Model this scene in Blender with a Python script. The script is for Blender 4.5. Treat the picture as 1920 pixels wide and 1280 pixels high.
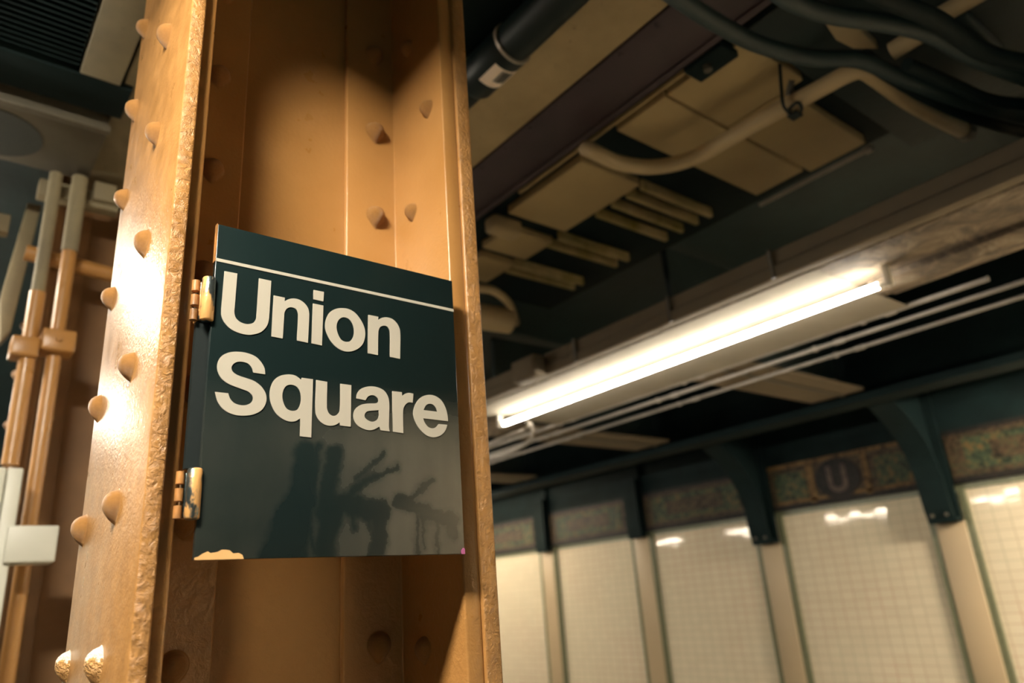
import bpy, bmesh, math, random
from mathutils import Vector, Matrix
for o in list(bpy.data.objects):
    bpy.data.objects.remove(o, do_unlink=True)
S = bpy.context.scene
COL = S.collection

# ---------------------------------------------------------------- camera
F_PX, CX, CY = 1375.0, 960.0, 640.0
EYE = Vector((0, 0, 1.6))
_v = Vector((-286.0, -3865.0, F_PX)).normalized()        # world up seen by the camera (x right, y down, z forward)
_h = Vector((-1156.0, 575.0, F_PX)).normalized()         # platform direction
_h = (_h - _v * _h.dot(_v)).normalized()
_x = _h.cross(_v)
def ray(px, py):
    c = Vector((px - CX, py - CY, F_PX))
    return Vector((_x.dot(c), _h.dot(c), _v.dot(c)))
def at(px, py, ax, val):                                  # the point of the plane axis=val seen at a pixel
    r = ray(px, py)
    return EYE + r * ((val - EYE[ax]) / r[ax])
cam = bpy.data.cameras.new('camera')
co = bpy.data.objects.new('camera', cam); COL.objects.link(co)
R = ray(CX + 1, CY) - ray(CX, CY); U = ray(CX, CY - 1) - ray(CX, CY); B = -ray(CX, CY).normalized()
R.normalize(); U.normalize()
co.matrix_world = Matrix(((R.x, U.x, B.x, EYE.x), (R.y, U.y, B.y, EYE.y), (R.z, U.z, B.z, EYE.z), (0, 0, 0, 1)))
cam.sensor_width = 36.0; cam.lens = F_PX / 1920 * 36
cam.clip_start = 0.02; cam.clip_end = 200
cam.dof.use_dof = True; cam.dof.focus_distance = 1.12; cam.dof.aperture_fstop = 2.6
S.camera = co

# ---------------------------------------------------------------- world and exposure
w = bpy.data.worlds.new('world'); S.world = w; w.use_nodes = True
bg = w.node_tree.nodes['Background']
bg.inputs[0].default_value = (0.32, 0.78, 0.80, 1); bg.inputs[1].default_value = 0.06
S.view_settings.view_transform = 'Standard'; S.view_settings.look = 'None'
S.view_settings.exposure = 0.55; S.view_settings.gamma = 1.0; S.view_settings.use_curve_mapping = False
WARM = (1.0, 0.90, 0.74); TUBE = (1.0, 0.93, 0.80)
L_KEY = 205.0      # short warm tubes over the platform beside the column
L_ROW = 38.0      # long tubes under the soffit

# ---------------------------------------------------------------- helpers
class MB:
    def __init__(s): s.v = []; s.f = []
    def add(s, vs, fs):
        n = len(s.v); s.v += [tuple(v) for v in vs]; s.f += [tuple(i + n for i in f) for f in fs]; return s
    def box(s, x0, x1, y0, y1, z0, z1):
        return s.add([(x0,y0,z0),(x1,y0,z0),(x1,y1,z0),(x0,y1,z0),(x0,y0,z1),(x1,y0,z1),(x1,y1,z1),(x0,y1,z1)],
                     [(3,2,1,0),(4,5,6,7),(0,1,5,4),(1,2,6,5),(2,3,7,6),(3,0,4,7)])
    def prism(s, poly, axis, a, b):
        # poly: 2D points in the two other axes, in order (x,z) for y, (x,y) for z, (y,z) for x
        def P(p, t):
            return {0: (t, p[0], p[1]), 1: (p[0], t, p[1]), 2: (p[0], p[1], t)}[axis]
        n = len(poly)
        vs = [P(p, a) for p in poly] + [P(p, b) for p in poly]
        fs = [tuple(range(n)), tuple(range(2*n - 1, n - 1, -1))] + [(i, i + n, (i+1) % n + n, (i+1) % n) for i in range(n)]
        return s.add(vs, fs)
    def tube(s, pts, r, n=16, cap=True):
        pts = [Vector(p) for p in pts]; rs = r if isinstance(r, (list, tuple)) else [r] * len(pts)
        up = Vector((0, 0, 1)); rings = []
        t0 = (pts[1] - pts[0]).normalized()
        if abs(t0.z) > .9: up = Vector((0, 1, 0))
        a = (up - t0 * up.dot(t0)).normalized()
        for i, p in enumerate(pts):
            t = (pts[min(i+1, len(pts)-1)] - pts[max(i-1, 0)]).normalized()
            a = (a - t * a.dot(t)).normalized(); b = t.cross(a)
            rings.append([p + (a * math.cos(k*2*math.pi/n) + b * math.sin(k*2*math.pi/n)) * rs[i] for k in range(n)])
        vs = [v for R_ in rings for v in R_]; fs = []
        for i in range(len(pts) - 1):
            for k in range(n):
                fs.append((i*n + k, i*n + (k+1) % n, (i+1)*n + (k+1) % n, (i+1)*n + k))
        if cap:
            fs.append(tuple(range(n - 1, -1, -1))); fs.append(tuple((len(pts)-1)*n + k for k in range(n)))
        return s.add(vs, fs)
    def build(s, name, m, parent=None, bevel=0, smooth=None, seg=2):
        me = bpy.data.meshes.new(name); me.from_pydata(s.v, [], s.f)
        bm = bmesh.new(); bm.from_mesh(me); bmesh.ops.recalc_face_normals(bm, faces=bm.faces[:]); bm.to_mesh(me); bm.free()
        me.materials.append(m)
        o = bpy.data.objects.new(name, me); COL.objects.link(o)
        if parent is not None:
            o.parent = parent; q = parent; t_ = Vector((0, 0, 0))
            while q is not None: t_ += q.location; q = q.parent
            o.location = -t_
        if bevel:
            bv = o.modifiers.new('bevel', 'BEVEL'); bv.width = bevel; bv.segments = seg; bv.limit_method = 'ANGLE'; bv.harden_normals = False
        if smooth or bevel:
            for p in me.polygons: p.use_smooth = True
            ang = math.radians(smooth if smooth else 40)
            bm = bmesh.new(); bm.from_mesh(me)
            for e in bm.edges:
                if not bevel and len(e.link_faces) == 2 and e.calc_face_angle(0) > ang: e.smooth = False
            bm.to_mesh(me); bm.free()
        return o
def tag(o, label=None, cat=None, group=None, kind=None):
    if label: o['label'] = label
    if cat: o['category'] = cat
    if group: o['group'] = group
    if kind: o['kind'] = kind
    return o
def thing(name, label, cat, loc=(0, 0, 0), group=None):
    o = bpy.data.objects.new(name, None); COL.objects.link(o); o.location = loc; o.empty_display_size = .1
    return tag(o, label, cat, group)
def struct(name, mb, m, **k):
    o = mb.build(name, m, **k); o['kind'] = 'structure'; return o
def smooth_path(pts, n=8):
    pts = [Vector(p) for p in pts]; out = []
    for i in range(len(pts) - 1):
        p0 = pts[max(i-1, 0)]; p1 = pts[i]; p2 = pts[i+1]; p3 = pts[min(i+2, len(pts)-1)]
        for k in range(n):
            t = k / n
            out.append(0.5 * ((2*p1) + (p2 - p0)*t + (2*p0 - 5*p1 + 4*p2 - p3)*t*t + (3*p1 - p0 - 3*p2 + p3)*t**3))
    out.append(pts[-1]); return out

# ---------------------------------------------------------------- materials
class NT:
    def __init__(s, name):
        s.m = bpy.data.materials.new(name); s.m.use_nodes = True; s.t = s.m.node_tree
        s.b = s.t.nodes['Principled BSDF']; s.co = s.t.nodes.new('ShaderNodeTexCoord').outputs['Object']
    def n(s, typ, **k):
        x = s.t.nodes.new(typ)
        for a, v in k.items(): setattr(x, a, v)
        return x
    def lk(s, a, b): s.t.links.new(a, b)
    def mapping(s, scale=(1,1,1), loc=(0,0,0)):
        mp = s.n('ShaderNodeMapping'); mp.inputs['Scale'].default_value = scale; mp.inputs['Location'].default_value = loc
        s.lk(s.co, mp.inputs['Vector']); return mp.outputs[0]
    def noise(s, scale, detail=4, rough=.55, vec=None, dist=0):
        x = s.n('ShaderNodeTexNoise'); x.inputs['Scale'].default_value = scale; x.inputs['Detail'].default_value = detail
        x.inputs['Roughness'].default_value = rough; x.inputs['Distortion'].default_value = dist
        s.lk(vec or s.co, x.inputs['Vector']); return x.outputs['Fac']
    def ramp(s, fac, stops):
        x = s.n('ShaderNodeValToRGB'); r = x.color_ramp
        while len(r.elements) < len(stops): r.elements.new(.5)
        for e, (p, c) in zip(r.elements, stops):
            e.position = p; e.color = tuple(c) + (1,) if len(c) == 3 else c
        s.lk(fac, x.inputs[0]); return x.outputs[0]
    def mix(s, fac, a, b, mode='MIX'):
        x = s.n('ShaderNodeMix', data_type='RGBA', blend_type=mode)
        for i, v in ((0, fac), (6, a), (7, b)):
            if hasattr(v, 'is_linked'): s.lk(v, x.inputs[i])
            else: x.inputs[i].default_value = v if not isinstance(v, tuple) or len(v) == 4 else v + (1,)
        return x.outputs[2]
    def math(s, op, a, b=0.0, c=None, clamp=False):
        x = s.n('ShaderNodeMath', operation=op, use_clamp=clamp)
        for i, v in enumerate((a, b) if c is None else (a, b, c)):
            if hasattr(v, 'is_linked'): s.lk(v, x.inputs[i])
            else: x.inputs[i].default_value = v
        return x.outputs[0]
    def bump(s, hgt, strength, dist=.002, prev=None):
        x = s.n('ShaderNodeBump'); x.inputs['Strength'].default_value = strength; x.inputs['Distance'].default_value = dist
        s.lk(hgt, x.inputs['Height'])
        if prev: s.lk(prev, x.inputs['Normal'])
        s.lk(x.outputs[0], s.b.inputs['Normal']); return x.outputs[0]
    def put(s, **k):
        for a, v in k.items():
            i = s.b.inputs[{'color': 'Base Color', 'rough': 'Roughness', 'metal': 'Metallic', 'spec': 'Specular IOR Level', 'coat': 'Coat Weight'}[a]]
            if hasattr(v, 'is_linked'): s.lk(v, i)
            else: i.default_value = (v + (1,)) if isinstance(v, tuple) else v
        return s
def paint(name, c, rough=.4, var=.25, scale=6, bump=.15, bscale=60, dist=.002, metal=0, dark=None, coat=0, spec=.5):
    t = NT(name); d = dark or tuple(x * (1 - var) for x in c)
    n = t.noise(scale, 5); col = t.mix(t.ramp(n, [(.3, (0,)*3), (.7, (1,)*3)]), d, c)
    t.put(color=col, rough=rough, metal=metal, coat=coat, spec=spec)
    if bump: t.bump(t.noise(bscale, 3), bump, dist)
    return t.m
def emit(name, c, s_):
    t = NT(name); t.put(color=(.8, .8, .8)); t.b.inputs['Emission Color'].default_value = c + (1,); t.b.inputs['Emission Strength'].default_value = s_
    return t.m

ORANGE = (0.42, 0.212, 0.067)
def orange_paint():
    t = NT('orange_paint')
    n = t.noise(5, 5); big = t.noise(1.3, 2)
    col = t.mix(t.ramp(n, [(.35, (0,)*3), (.7, (1,)*3)]), (0.36, 0.174, 0.050), ORANGE)
    grime = t.ramp(t.noise(26, 6, .7), [(.60, (0,)*3), (.80, (1,)*3)])
    col = t.mix(t.math('MULTIPLY', grime, .25), col, (.25, .10, .03))
    rr = t.ramp(t.noise(14, 4), [(.3, (.27,)*3), (.7, (.42,)*3)])
    t.put(color=col, rough=rr)
    # thick brushed paint: fine orange peel and coarser lumps that get stronger lower on the column
    sep = t.n('ShaderNodeSeparateXYZ'); t.lk(t.co, sep.inputs[0])
    low = t.n('ShaderNodeMapRange'); t.lk(sep.outputs[2], low.inputs[0])
    low.inputs[1].default_value = 2.15; low.inputs[2].default_value = 1.55; low.inputs[3].default_value = .10; low.inputs[4].default_value = 1.0
    h1 = t.noise(150, 2)
    h2 = t.math('MULTIPLY', t.noise(55, 4, .6, dist=.4), low.outputs[0])
    h = t.math('ADD', t.math('MULTIPLY', h1, .22), h2)
    t.bump(h, .65, .0042)
    return t.m
M = {}
M['orange'] = orange_paint()
def edge_paint():
    t = NT('orange_paint_edge')
    col = t.mix(t.ramp(t.noise(30, 5), [(.35, (0,)*3), (.65, (1,)*3)]), (.32, .156, .046), ORANGE)
    geo = t.n('ShaderNodeNewGeometry'); sp = t.n('ShaderNodeSeparateXYZ'); t.lk(geo.outputs['True Normal'], sp.inputs[0])
    face = t.math('GREATER_THAN', t.math('ABSOLUTE', sp.outputs[0]), .6)
    lump = t.math('MULTIPLY', t.noise(85, 5, .65, dist=.6), t.math('SUBTRACT', 1.0, t.math('MULTIPLY', face, .93)))
    t.put(color=col, rough=t.ramp(t.noise(14, 4), [(.3, (.26,)*3), (.7, (.40,)*3)]))
    t.bump(t.math('ADD', lump, t.math('MULTIPLY', t.noise(170, 2), .12)), 1.0, .0065)
    return t.m
M['orange_edge'] = edge_paint()
M['orange_shade'] = paint('shaded_orange_paint', (.24, .125, .05), .45, .3, 5, .3, 60)  # orange darkened in colour for the second column, which stands in shade
def chipped():
    t = NT('chipped_orange_paint')
    sep = t.n('ShaderNodeSeparateXYZ'); t.lk(t.co, sep.inputs[0])
    f = t.ramp(t.math('ADD', t.math('MULTIPLY', sep.outputs[1], .5), t.noise(1.2, 4)), [(.60, (0,)*3), (.64, (1,)*3)])
    t.put(color=t.mix(f, (.55, .30, .10), (.80, .74, .62)), rough=.45); t.bump(t.noise(3, 4), .5, .2); return t.m
M['chipped'] = chipped()
M['rust_paint'] = paint('worn_orange_paint', (.5, .22, .06), .45, dark=(.16, .08, .03), scale=30, bump=.5, bscale=90)
def worn_metal():
    t = NT('worn_hinge_metal')
    f = t.ramp(t.noise(40, 5, .65, vec=t.mapping((1, 1, .45))), [(.47, (0,)*3), (.53, (1,)*3)])
    t.put(color=t.mix(f, (.12, .15, .15), (.62, .34, .12)), rough=.3, metal=t.math('SUBTRACT', .85, t.math('MULTIPLY', f, .8)))
    t.bump(t.noise(110, 4), .5, .002); return t.m
M['hinge'] = worn_metal()
DRIPS = [(575, 850, 560, 960, 34), (555, 950, 515, 1040, 44), (565, 935, 560, 1040, 26), (600, 835, 580, 935, 12), (580, 930, 560, 1030, 22), (575, 970, 592, 1040, 9),
         (628, 850, 605, 960, 26), (618, 940, 612, 1040, 30), (640, 950, 600, 1035, 18), (645, 945, 715, 958, 34), (715, 955, 706, 1040, 28), (660, 962, 664, 990, 9), (690, 965, 694, 985, 8),
         (655, 925, 705, 890, 14), (690, 895, 745, 875, 10), (668, 900, 720, 850, 8), (755, 945, 810, 900, 12), (750, 940, 800, 960, 26), (800, 962, 850, 975, 24), (782, 965, 784, 1035, 9), (794, 965, 796, 1030, 7), (821, 975, 820, 1038, 9), (845, 965, 848, 1000, 22)]
def sign_mat():
    t = NT('dark_enamel')
    sep = t.n('ShaderNodeSeparateXYZ'); t.lk(t.co, sep.inputs[0])
    # pale reflection painted into the lower sign, crossed by darker smears and drips
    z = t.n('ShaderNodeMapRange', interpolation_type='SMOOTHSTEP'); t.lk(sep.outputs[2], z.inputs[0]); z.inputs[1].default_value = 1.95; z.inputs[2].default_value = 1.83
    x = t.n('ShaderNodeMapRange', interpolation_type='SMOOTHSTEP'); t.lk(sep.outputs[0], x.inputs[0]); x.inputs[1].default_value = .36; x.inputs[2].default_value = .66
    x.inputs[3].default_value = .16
    pale_sheen = t.math('MULTIPLY', z.outputs[0], x.outputs[0])
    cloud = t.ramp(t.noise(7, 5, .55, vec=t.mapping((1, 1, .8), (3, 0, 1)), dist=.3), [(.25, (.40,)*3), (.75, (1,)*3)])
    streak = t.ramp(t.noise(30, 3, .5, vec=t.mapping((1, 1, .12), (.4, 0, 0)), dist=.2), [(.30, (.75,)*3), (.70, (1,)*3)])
    # dark smears and drips, as capsules in the plane of the sign
    wob = t.n('ShaderNodeTexNoise'); wob.inputs['Scale'].default_value = 38; wob.inputs['Detail'].default_value = 5; wob.inputs['Roughness'].default_value = .65; t.lk(t.co, wob.inputs['Vector'])
    sv = t.n('ShaderNodeVectorMath', operation='SUBTRACT'); t.lk(wob.outputs['Color'], sv.inputs[0]); sv.inputs[1].default_value = (.5, .5, .5)
    ss = t.n('ShaderNodeVectorMath', operation='SCALE'); t.lk(sv.outputs[0], ss.inputs[0]); ss.inputs['Scale'].default_value = .026
    pv = t.n('ShaderNodeVectorMath', operation='ADD'); t.lk(t.co, pv.inputs[0]); t.lk(ss.outputs[0], pv.inputs[1])
    fl = t.n('ShaderNodeVectorMath', operation='MULTIPLY'); t.lk(pv.outputs[0], fl.inputs[0]); fl.inputs[1].default_value = (1, 0, 1)
    m_ = None
    for (x0, y0, x1, y1, w_) in DRIPS:
        a = at(x0, y0, 1, 1.0); b = at(x1, y1, 1, 1.0); a.y = 0; b.y = 0; ba = b - a
        pa = t.n('ShaderNodeVectorMath', operation='SUBTRACT'); t.lk(fl.outputs[0], pa.inputs[0]); pa.inputs[1].default_value = tuple(a)
        dt = t.n('ShaderNodeVectorMath', operation='DOT_PRODUCT'); t.lk(pa.outputs[0], dt.inputs[0]); dt.inputs[1].default_value = tuple(ba / ba.length_squared)
        hh = t.math('ADD', dt.outputs['Value'], 0, clamp=True)
        bs = t.n('ShaderNodeVectorMath', operation='SCALE'); bs.inputs[0].default_value = tuple(ba); t.lk(hh, bs.inputs['Scale'])
        df = t.n('ShaderNodeVectorMath', operation='DISTANCE'); t.lk(pa.outputs[0], df.inputs[0]); t.lk(bs.outputs[0], df.inputs[1])
        d = t.math('SUBTRACT', df.outputs['Value'], w_ * .00052)
        m_ = d if m_ is None else t.n('ShaderNodeMath', operation='SMOOTH_MIN') and t.math('SMOOTH_MIN', m_, d, .006)
    mr = t.n('ShaderNodeMapRange', interpolation_type='SMOOTHSTEP'); t.lk(m_, mr.inputs[0]); mr.inputs[1].default_value = -.006; mr.inputs[2].default_value = .0075
    mr.inputs[3].default_value = .18
    f = t.math('MULTIPLY', t.math('MULTIPLY', t.math('MULTIPLY', pale_sheen, cloud), streak), mr.outputs[0])
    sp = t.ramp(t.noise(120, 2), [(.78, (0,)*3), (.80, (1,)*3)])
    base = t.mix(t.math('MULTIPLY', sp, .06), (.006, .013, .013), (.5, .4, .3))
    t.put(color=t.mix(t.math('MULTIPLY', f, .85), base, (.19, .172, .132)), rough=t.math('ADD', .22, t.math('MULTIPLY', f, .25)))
    t.bump(t.noise(12, 2), .03, .002)
    return t.m
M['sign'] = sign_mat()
M['letter'] = paint('cream_lettering', (.44, .41, .345), .4, .03, 20, 0)
M['sign_back'] = paint('black_plate', (.008, .014, .014), .5, .2)
M['dark'] = paint('dark_ceiling_paint', (.014, .034, .034), .6, .45, 3, .3, 20, .01)
M['soot'] = paint('sooty_steel', (.006, .016, .0165), .7, .4, 5, .2, 30, .005, spec=.15)
M['black_pipe'] = paint('black_pipe_paint', (.006, .014, .014), .45, .2, 8, .1, spec=.3)
M['steel_grey'] = paint('grey_green_steel', (.105, .093, .066), .5, .3, 6, .2)
M['maroon'] = paint('maroon_paint', (.052, .032, .038), .45, .35, 4, .3, 40)
M['cable'] = paint('dark_cable_sheath', (.012, .032, .033), .6, .3, 10, .2, 60)
def soiled(name, c, d, sc=4, spots=True, rough=.7):
    t = NT(name)
    col = t.mix(t.ramp(t.noise(sc, 6, .6), [(.3, (0,)*3), (.65, (1,)*3)]), d, c)
    if spots:
        s_ = t.ramp(t.noise(sc*6, 5, .7), [(.63, (0,)*3), (.72, (1,)*3)])
        col = t.mix(t.math('MULTIPLY', s_, .55), col, tuple(x*.35 for x in d))
    t.put(color=col, rough=rough); t.bump(t.noise(sc*10, 5), .3, .004); return t.m
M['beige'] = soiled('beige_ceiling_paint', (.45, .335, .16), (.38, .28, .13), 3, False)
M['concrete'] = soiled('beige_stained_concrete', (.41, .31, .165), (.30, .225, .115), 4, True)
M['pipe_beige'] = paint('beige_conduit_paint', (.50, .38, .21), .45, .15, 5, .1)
M['dark_beige'] = soiled('dark_beige_paint', (.24, .20, .115), (.16, .13, .08), 4, True)
M['ochre'] = soiled('ochre_painted_rib', (.44, .34, .17), (.20, .165, .025), 6, False)
M['tray'] = paint('taupe_raceway_paint', (.20, .165, .12), .85, .15, 3, .1, spec=.1)
def peeling():
    t = NT('peeling_plaster')
    n = t.noise(5.5, 8, .7, dist=1.2); m2 = t.noise(2.0, 5, .6, dist=2)
    col = t.ramp(n, [(.30, (.035, .035, .028)), (.46, (.16, .12, .085)), (.58, (.36, .28, .19)), (.72, (.62, .52, .40))])
    col = t.mix(t.ramp(m2, [(.4, (0,)*3), (.6, (1,)*3)]), col, t.mix(.5, col, (.20, .15, .10)))
    t.put(color=col, rough=.75); t.bump(n, 1, .03); return t.m
M['peel'] = peeling()
M['fixture'] = paint('white_fixture_enamel', (.70, .66, .58), .35, .1, 4, 0)
M['fixture_tray'] = paint('beige_reflector', (.30, .26, .20), .85, .15, 4, 0, spec=.1)
M['conduit'] = paint('galvanised_conduit', (.36, .32, .27), .4, .25, 10, .15, metal=.3)
M['floor'] = soiled('platform_concrete', (.25, .225, .18), (.18, .165, .13), 2, True)
M['grey_box'] = paint('pale_grey_enclosure', (.66, .66, .57), .45, .15, 4, .1)
M['label'] = paint('sticker_paper', (.85, .72, .60), .5, .05, 30, 0)
M['bar'] = paint('black_ink', (.04, .05, .05), .5, .1, 30, 0)
M['tube_row'] = emit('lit_tube', TUBE, L_ROW)
M['fill_wall'] = emit('lit_wall_fill', (1.0, .86, .66), 470.0)  # tubes of the added wall fills, near and far
M['fill_far'] = emit('lit_far_wall_fill', (1.0, .86, .66), 52.0)
M['tube_left'] = emit('lit_left_tube', (1.0, .86, .66), 85.0)
M['tube_key'] = emit('lit_warm_tube', WARM, L_KEY)
M['pilaster'] = paint('tan_pilaster_paint', (.52, .40, .25), .42, .12, 1.5, .1)
M['green_trim'] = paint('olive_green_tile', (.17, .18, .105), .3, .25, 30, .2)

def tile_mat():
    t = NT('white_wall_tile')
    sep = t.n('ShaderNodeSeparateXYZ'); t.lk(t.co, sep.inputs[0]); Y, Z = sep.outputs[1], sep.outputs[2]
    TW, TH = .105, .0685
    def cell(v, w_, off):
        q = t.math('DIVIDE', t.math('ADD', v, off), w_)
        return t.math('FLOOR', q), t.math('FRACT', q)
    cy, fy = cell(Y, TW, .02); cz, fz = cell(Z, TH, .01)
    def line(fr, g): return t.math('LESS_THAN', t.math('SUBTRACT', .5, t.math('ABSOLUTE', t.math('SUBTRACT', fr, .5))), g)
    lv = line(fy, .035); lh = line(fz, .045)
    g = t.math('MAXIMUM', lv, lh)
    comb = t.n('ShaderNodeCombineXYZ'); t.lk(cy, comb.inputs[0]); t.lk(cz, comb.inputs[1])
    wn = t.n('ShaderNodeTexWhiteNoise', noise_dimensions='2D'); t.lk(comb.outputs[0], wn.inputs[0])
    col = t.mix(t.math('MULTIPLY', wn.outputs['Value'], .5), (.76, .66, .49), (.83, .73, .55))
    stain = t.ramp(t.noise(1.1, 3), [(.45, (0,)*3), (.62, (1,)*3)])
    grout = t.mix(stain, (.56, .51, .35), (.60, .40, .27))
    t.put(color=t.mix(g, col, grout), rough=t.math('ADD', .05, t.math('MULTIPLY', g, .5)))
    # every tile sits at its own slight tilt
    tilt = t.n('ShaderNodeVectorMath', operation='SUBTRACT'); t.lk(wn.outputs['Color'], tilt.inputs[0]); tilt.inputs[1].default_value = (.5, .5, .5)
    sc = t.n('ShaderNodeVectorMath', operation='SCALE'); t.lk(tilt.outputs[0], sc.inputs[0]); sc.inputs['Scale'].default_value = .009
    geo = t.n('ShaderNodeNewGeometry'); ad = t.n('ShaderNodeVectorMath', operation='ADD'); t.lk(geo.outputs['Normal'], ad.inputs[0]); t.lk(sc.outputs[0], ad.inputs[1])
    nm = t.n('ShaderNodeVectorMath', operation='NORMALIZE'); t.lk(ad.outputs[0], nm.inputs[0])
    t.lk(nm.outputs[0], t.b.inputs['Normal'])
    return t.m
M['tile'] = tile_mat()
def mosaic(name, stops, scale=1.6, seed=0):
    t = NT(name)
    sep = t.n('ShaderNodeSeparateXYZ'); t.lk(t.co, sep.inputs[0]); W = .022
    def fl(v): return t.math('FLOOR', t.math('DIVIDE', v, W))
    comb = t.n('ShaderNodeCombineXYZ'); t.lk(fl(sep.outputs[1]), comb.inputs[0]); t.lk(fl(sep.outputs[2]), comb.inputs[1]); comb.inputs[2].default_value = seed
    wn = t.n('ShaderNodeTexWhiteNoise', noise_dimensions='3D'); t.lk(comb.outputs[0], wn.inputs[0])
    nz = t.n('ShaderNodeTexNoise'); nz.inputs['Scale'].default_value = .11 * scale; nz.inputs['Detail'].default_value = 3; t.lk(comb.outputs[0], nz.inputs['Vector'])
    f = t.math('ADD', t.math('MULTIPLY', wn.outputs['Value'], .35), t.math('MULTIPLY', nz.outputs['Fac'], .65))
    t.put(color=t.ramp(f, stops), rough=.5, spec=.2); return t.m
M['mos_brown'] = mosaic('brown_mosaic', [(.30, (0.015, 0.012, 0.008)), (.45, (0.046, 0.032, 0.019)), (.56, (0.080, 0.050, 0.027)), (.70, (0.050, 0.050, 0.025))])
M['mos_green'] = mosaic('green_mosaic', [(.30, (0.013, 0.021, 0.013)), (.45, (0.029, 0.050, 0.029)), (.58, (0.063, 0.071, 0.036)), (.70, (0.126, 0.080, 0.029))], 2, 4)
M['mos_tan'] = mosaic('tan_mosaic', [(.30, (0.042, 0.023, 0.009)), (.50, (0.126, 0.071, 0.025)), (.70, (0.176, 0.109, 0.042))], 2, 7)
M['mos_dark'] = mosaic('dark_mosaic', [(.3, (0.008, 0.008, 0.008)), (.6, (0.019, 0.015, 0.013))], 1, 2)
M['mos_mauve'] = mosaic('mauve_mosaic', [(.3, (0.055, 0.038, 0.034)), (.6, (0.092, 0.067, 0.055))], 1, 5)
def grille_mat():
    t = NT('perforated_grille')
    v = t.n('ShaderNodeTexVoronoi', voronoi_dimensions='2D'); v.inputs['Scale'].default_value = 130; v.inputs['Randomness'].default_value = 0
    t.lk(t.co, v.inputs['Vector'])
    t.put(color=t.mix(t.math('LESS_THAN', v.outputs['Distance'], .40), (.035, .042, .034), (.006, .010, .010)), rough=.5); return t.m
M['grille'] = grille_mat()

# ================================================================ the setting
CEIL = 3.36
struct('floor', MB().box(-4, 6.2, -6, 14, -.12, 0), M['floor'])
struct('ceiling', MB().box(-4, 6.2, -6, 14, CEIL + .25, CEIL + .40), M['dark'])
struct('wall_left', MB().box(-4.2, -4.0, -3, 14, 0, 3.61), M['soot'])
struct('wall_right', MB().box(6.0, 6.2, -6, 14, 0.0, 2.15), M['tile'])
struct('trim_1', MB().box(5.985, 6.2, -6, 14, 2.15, 2.19), M['green_trim'])
struct('trim_2', MB().box(5.97, 6.2, -6, 14, 2.19, 3.61), M['soot'])

# pilasters standing against the tiled wall, with dark haunch brackets above them
PIL = [2.365 + 1.515 * k for k in range(-3, 6)]
vis = {2.365: 0}
pil_names = {3: 'tan pilaster on the white tiled wall, nearest the right edge of the photo', 4: 'tan pilaster between tile bays, just left of the bay under the letter U',
             5: 'narrow tan pilaster in the middle of the tiled wall under a thin black bracket', 6: 'narrowest tan pilaster, beside the orange column on the tiled wall'}
br_names = {3: 'black curved haunch bracket above the widest tan pilaster, right of the letter U', 4: 'black curved haunch bracket left of the letter U mosaic',
            5: 'thin dark haunch bracket third from the right along the mosaic frieze', 6: 'faint dark haunch bracket nearest the orange column'}
for k, y in enumerate(PIL):
    if k < 2: continue
    ztop = 1.93 if k <= 4 else 2.14
    lb = pil_names.get(k, ('tan pilaster on the tiled wall hidden beyond the orange column' if k == 7 else 'farthest tan pilaster hidden beyond the orange column') if k > 6 else 'tan pilaster on the tiled wall just outside the right of the photo')
    ztop_b = ztop + .003
    p = thing('pilaster', lb, 'pilaster', (6, y, 0), 'pilasters along the tiled wall')
    MB().box(5.955, 6.0, y - .105, y + .105, 0, ztop).build('shaft', M['pilaster'], p, bevel=.008)
    for s_ in (-1, 1):
        MB().box(5.965, 5.999, y + s_*.105 - (.045 if s_ < 0 else 0), y + s_*.105 + (.045 if s_ > 0 else 0), 0, 2.15).build('green_border', M['green_trim'], p)
    lb = br_names.get(k, ('dark haunch bracket of the tiled wall out of sight beyond the orange column' if k == 7 else 'farthest haunch bracket hidden beyond the orange column') if k > 6 else 'dark haunch bracket of the tiled wall out of sight at the right')
    b = thing('haunch_bracket', lb, 'bracket', (5.97, y, ztop), 'steel haunch brackets above the pilasters')
    prof = [(5.965, ztop), (5.86, ztop), (5.83, ztop + .10)]
    for i in range(9):
        a = i / 8; prof.append((5.82 - .54 * a**2.0, ztop + .18 + (2.80 - ztop - .18) * a**.80))
    prof += [(5.27, 3.1), (5.965, 3.1)]
    if k >= 5: prof = [(5.965, ztop), (5.90, ztop), (5.88, ztop + .12), (5.88, 2.75), (5.965, 2.75)]
    MB().prism(prof, 1, y - .028, y + .028).build('web', M['soot'], b)
    fl = MB()
    for (xa, za), (xb, zb) in zip(prof[1:-2], prof[2:-1]):
        fl.prism([(xa, za), (xb, zb), (xb - .018, zb - .008), (xa - .018, za - .008)], 1, y - .095, y + .095)
    fl.box(5.83 if k < 5 else 5.88, 5.955, y - .095, y + .095, ztop, ztop + .03)
    fl.box(5.93, 5.955, y - .095, y + .095, ztop + .03, 3.1)
    fl.build('flange', M['soot'], b)
    for dz in ((.05, .12) if k < 5 else ()):
        for dy in (-.05, .05):
            MB().tube([(5.826 - .0, y + dy, ztop + dz), (5.812, y + dy, ztop + dz)], .013, 10).build('bolt', M['steel_grey'], b)

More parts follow.
